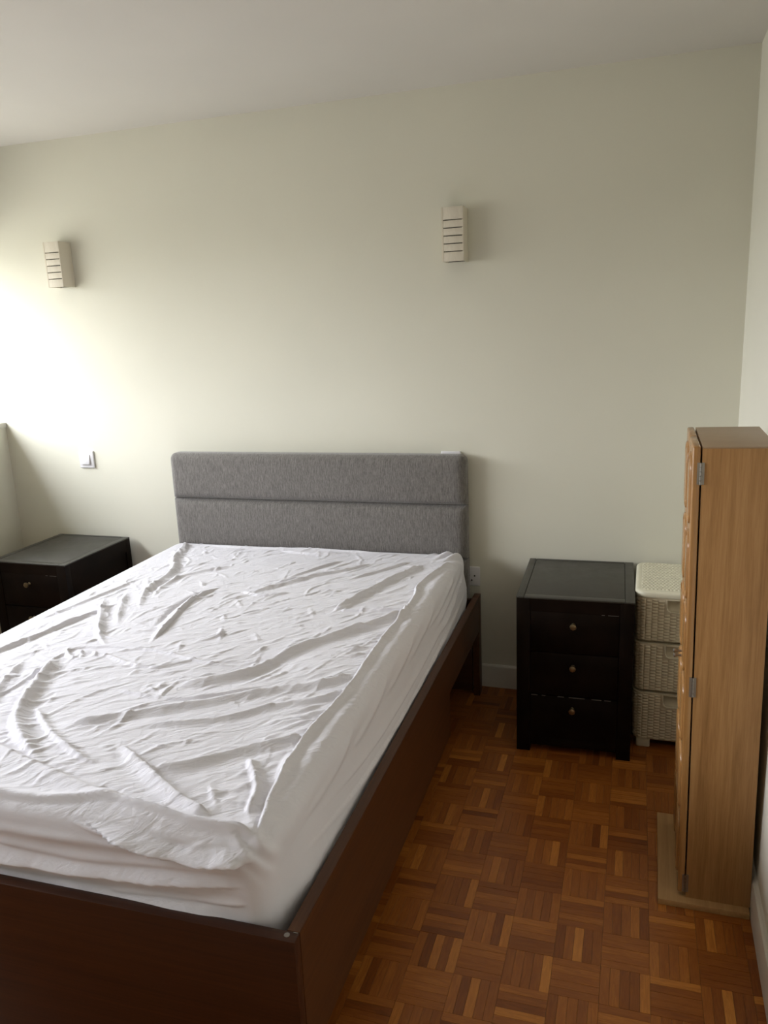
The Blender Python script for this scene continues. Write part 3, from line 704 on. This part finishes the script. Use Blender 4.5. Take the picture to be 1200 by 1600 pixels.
# lid with woven top
def lid():
    P, Nn, S = perimeter(0, TX, 0, TY, .034, .0035); n = len(P); V, F = [], []
    prof = [(-.004, .5985), (.005, .599), (.0065, .603), (.0065, .611), (.005, .6165), (.001, .6195), (-.006, .621), (-.010, .6205)]
    for off, z in prof: V += [(*(p + q*off), z) for p, q in zip(P, Nn)]
    for a in range(len(prof)-1):
        for k in range(n): F.append((a*n+k, a*n+(k+1) % n, (a+1)*n+(k+1) % n, (a+1)*n+k))
    F.append(tuple(range(n))[::-1]); F.append(tuple((len(prof)-1)*n+k for k in range(n)))
    me = bpy.data.meshes.new('lid'); me.from_pydata(V, [], F); l = link('lid', me, M['resin_lid'], tw, 50)
    xs = np.arange(.014, TX-.012, .0026); ys = np.arange(.014, TY-.012, .0026); X, Y = np.meshgrid(xs, ys, indexing='ij')
    Z = .6185+.0060*weave(Y, X, .0130, .017)
    r = .022; ix, iy = np.clip(X, .012+r, TX-.012-r), np.clip(Y, .012+r, TY-.012-r); dd = r-np.hypot(X-ix, Y-iy)
    Z = np.where(dd < .002, .617, Z); nx, ny = X.shape
    idx = np.arange(nx*ny).reshape(nx, ny)
    F = np.stack([idx[:-1, :-1], idx[1:, :-1], idx[1:, 1:], idx[:-1, 1:]], -1).reshape(-1, 4)
    me = bpy.data.meshes.new('woven_top'); me.from_pydata(np.stack([X, Y, Z], -1).reshape(-1, 3).tolist(), [], F.tolist())
    link('woven_top', me, M['resin_lid'], l, 60)
    l['label'] = 'paler cream lid'
lid()
for a_, c_ in (((.02, .02, .030), (TX-.02, TY-.02, .0375)), ((.015, .03, .2265), (TX-.015, TY-.01, .2345)), ((.015, .03, .4215), (TX-.015, TY-.01, .4295)), ((.015, .02, .5965), (TX-.015, TY-.01, .6))): bx('frame', a_, c_, M['resin'], tw)
for x in (.014, TX-.064):
    for y in (.006, TY-.056):
        bm = bmesh.new(); box(bm, (x, y, 0), (x+.050, y+.044, .0365), .006, 3); finish('foot', bm, M['resin'], tw, 40)

# ------------------------------------------------------------------ narrow oak cabinet standing on its base board
cb = thing('narrow_oak_cabinet', 'tall narrow light oak cabinet with hinged double doors, standing against the right wall', 'cabinet', (.070, 2.005, 0), 0)
bx('base_board', (0, 0, 0), (.2325, .41, .018), M['oak_base'], cb, .0015)
cab = bpy.data.objects.new('body', None)
CH = 1.2755; x0, x1, y0, y1 = .072, .235, .025, .375
TILT = Matrix.Translation((.235, 0, .018)) @ Matrix.Rotation(-.0135, 4, 'Y') @ Matrix.Translation((-.235, 0, -.018))
def cbox(name, parts, m, parent, bev=.001):
    bm = bmesh.new()
    for lo, hi in parts: box(bm, lo, hi, bev)
    bm.transform(TILT); return finish(name, bm, m, parent, 40)
bm_ = cbox('side_panel', [((x0, y0, .0185), (x1, y0+.016, CH-.004))], M['oak'], cb)
cbox('side_panel', [((x0, y1-.016, .0185), (x1, y1, CH-.004))], M['oak'], cb)
cbox('back_panel', [((x1-.006, y0+.016, .0185), (x1, y1-.016, CH-.004))], M['oak'], cb)
cbox('top_board', [((x0, y0-.0005, CH-.004), (x1+.001, y1+.001, CH+.0))], M['oak_top'], cb, .0008)
for z in (.06, .46, .86, 1.252): cbox('shelf', [((x0, y0+.016, z), (x1-.006, y1-.016, z+.016))], M['oak'], cb)
ym = (y0+y1)/2
for s, (ya, yb) in enumerate(((y0-.001, ym-.001), (ym+.001, y1+.001))):
    dx0, dx1 = x0-.0215, x0-.0035
    bm = bmesh.new(); box(bm, (dx0, ya, .034), (dx1, yb, CH+.001), .0045, 3); bm.transform(TILT)
    door = finish('door', bm, M['oak_door'], cb, 40)
    for k in range(6):
        za = .058 + k*.2015; zb = za+.185
        # raised arched field framed by a bead
        bm = bmesh.new(); yc, hw = (ya+yb)/2, (yb-ya)/2-.026
        def outline(sc):
            o_ = []
            w_, zb_, za_ = hw-sc, zb-sc, za+sc
            for t in range(13): th = math.pi*t/12; o_.append((yc+w_*math.cos(th), zb_-.035+(.035)*math.sin(th)))
            for t in range(13): th = math.pi+math.pi*t/12; o_.append((yc+w_*math.cos(th), za_+.035+(.035)*math.sin(th)))
            return o_
        rings = []
        for sc, dx in ((0, .002), (.001, -.0025), (.004, -.0045), (.007, -.0025), (.009, .0005), (.014, -.001), (.022, -.0042), (.03, -.005)):
            rings.append([bm.verts.new((dx0+dx, y_, z_)) for y_, z_ in outline(sc)])
        for a, c in zip(rings, rings[1:]):
            for q in range(len(a)): bm.faces.new((a[q], a[(q+1) % len(a)], c[(q+1) % len(a)], c[q]))
        bm.faces.new(rings[-1]); bm.transform(TILT)
        finish('door_panel', bm, M['oak_door'], door, 60)
    ky = ym + (-.016 if s == 0 else .016)
    bm = bmesh.new()
    lathe(bm, [(.0045, 0), (.0032, .004), (.0032, .015), (.0058, .019), (.0066, .022), (.0055, .0245), (.001, .0255)], 16, Matrix.Translation((dx0+.001, ky, .667)) @ Matrix.Rotation(-math.pi/2, 4, 'Y'))
    bm.transform(TILT); finish('knob', bm, M['steel'], door, 40)
    hy = y0-.0018 if s == 0 else y1+.0018
    for z in (.065, .649, 1.210):
        bm = bmesh.new()
        box(bm, (x0-.0105, min(hy, hy+.001), z-.027), (x0-.0035, max(hy, hy+.001)+.0012, z+.027)); box(bm, (x0-.001, hy-.0002, z-.027), (x0+.006, hy+.0018, z+.027))
        for q in range(5):
            lathe(bm, [(.0026, 0), (.0026, .0098)], 10, Matrix.Translation((x0-.0022, hy-.0008, z-.027+q*.0109)))
        bm.transform(TILT); finish('hinge', bm, M['steel'], door, 40)

# ------------------------------------------------------------------ wall lights
def sconce(label, x):
    W, Dp, Hh = .0865, .085, .200
    t = thing('wall_light', label, 'wall light', (x, D, 1.815), 0, 'slatted wall lights')
    bm = bmesh.new()
    box(bm, (0, -Dp, 0), (.008, -.001, Hh), .001); box(bm, (W-.006, -Dp+.002, 0), (W, -.001, Hh), .001); box(bm, (.006, -.006, .002), (W-.004, -.0005, Hh-.002))
    finish('body', bm, M['sconce'], t, 40)
    bx('shade_sheet', (.008, -.012, .002), (W-.006, -.006, Hh-.002), M['dark'], t)  # dark sheet over the back, painted shade for the hollow inside
    bx('shade_sheet', (.010, -Dp+.024, .004), (W-.008, -Dp+.027, Hh-.004), M['dark'], t)  # added dark sheet close behind the slats, shades the gaps by colour
    cuts = [0, .038, .0665, .095, .1235, .152, .2]; cuts = [0, .0365, .0655, .0945, .1235, .1525, .2]
    for a, c in zip(cuts, cuts[1:]):
        bx('slat', (.008, -Dp, a+(.0018 if a else 0)), (W-.0005, -Dp+.016, c-(.0018 if c < .2 else 0)), M['sconce_wood'], t, .0008)
    return t
sconce('cream slatted wall light on the left, near the window', -2.6665)
sconce('cream slatted wall light on the right, above the headboard end', -.7865)

# ------------------------------------------------------------------ switches and socket
def switch(label, x, z):
    t = thing('light_switch', label, 'light switch', (x, D, z), 0)
    bm = bmesh.new(); box(bm, (0, -.010, 0), (.086, -.0002, .086), .0045, 3); finish('plate', bm, M['plastic'], t, 40)
    bm = bmesh.new(); box(bm, (.011, -.0135, .020), (.065, -.008, .067), .0015)
    for v in bm.verts:
        if v.co.y < -.011: v.co.y -= .0065*(1-(v.co.z-.020)/.047)
    finish('rocker', bm, M['plastic'], t, 40)
    return t
switch('square white light switch on the wall above the left bedside cabinet', -2.683, .9515)
switch('white switch plate whose top edge peeks above the headboard', -.8300, .9700)
t = thing('wall_socket', 'white power socket on the wall just right of the headboard', 'power socket', (-.7555, D, .4665), 0)
bm = bmesh.new(); box(bm, (0, -.010, 0), (.0865, -.0002, .0865), .0045, 3); finish('plate', bm, M['plastic'], t, 40)
for x, z in ((.0395, .048), (.063, .046), (.050, .026)):
    bm = bmesh.new(); lathe(bm, [(.0036, 0), (.0036, .0009)], 10, Matrix.Translation((x, -.0098, z)) @ Matrix.Rotation(math.pi/2, 4, 'X')); finish('pin_hole', bm, M['dark'], t)
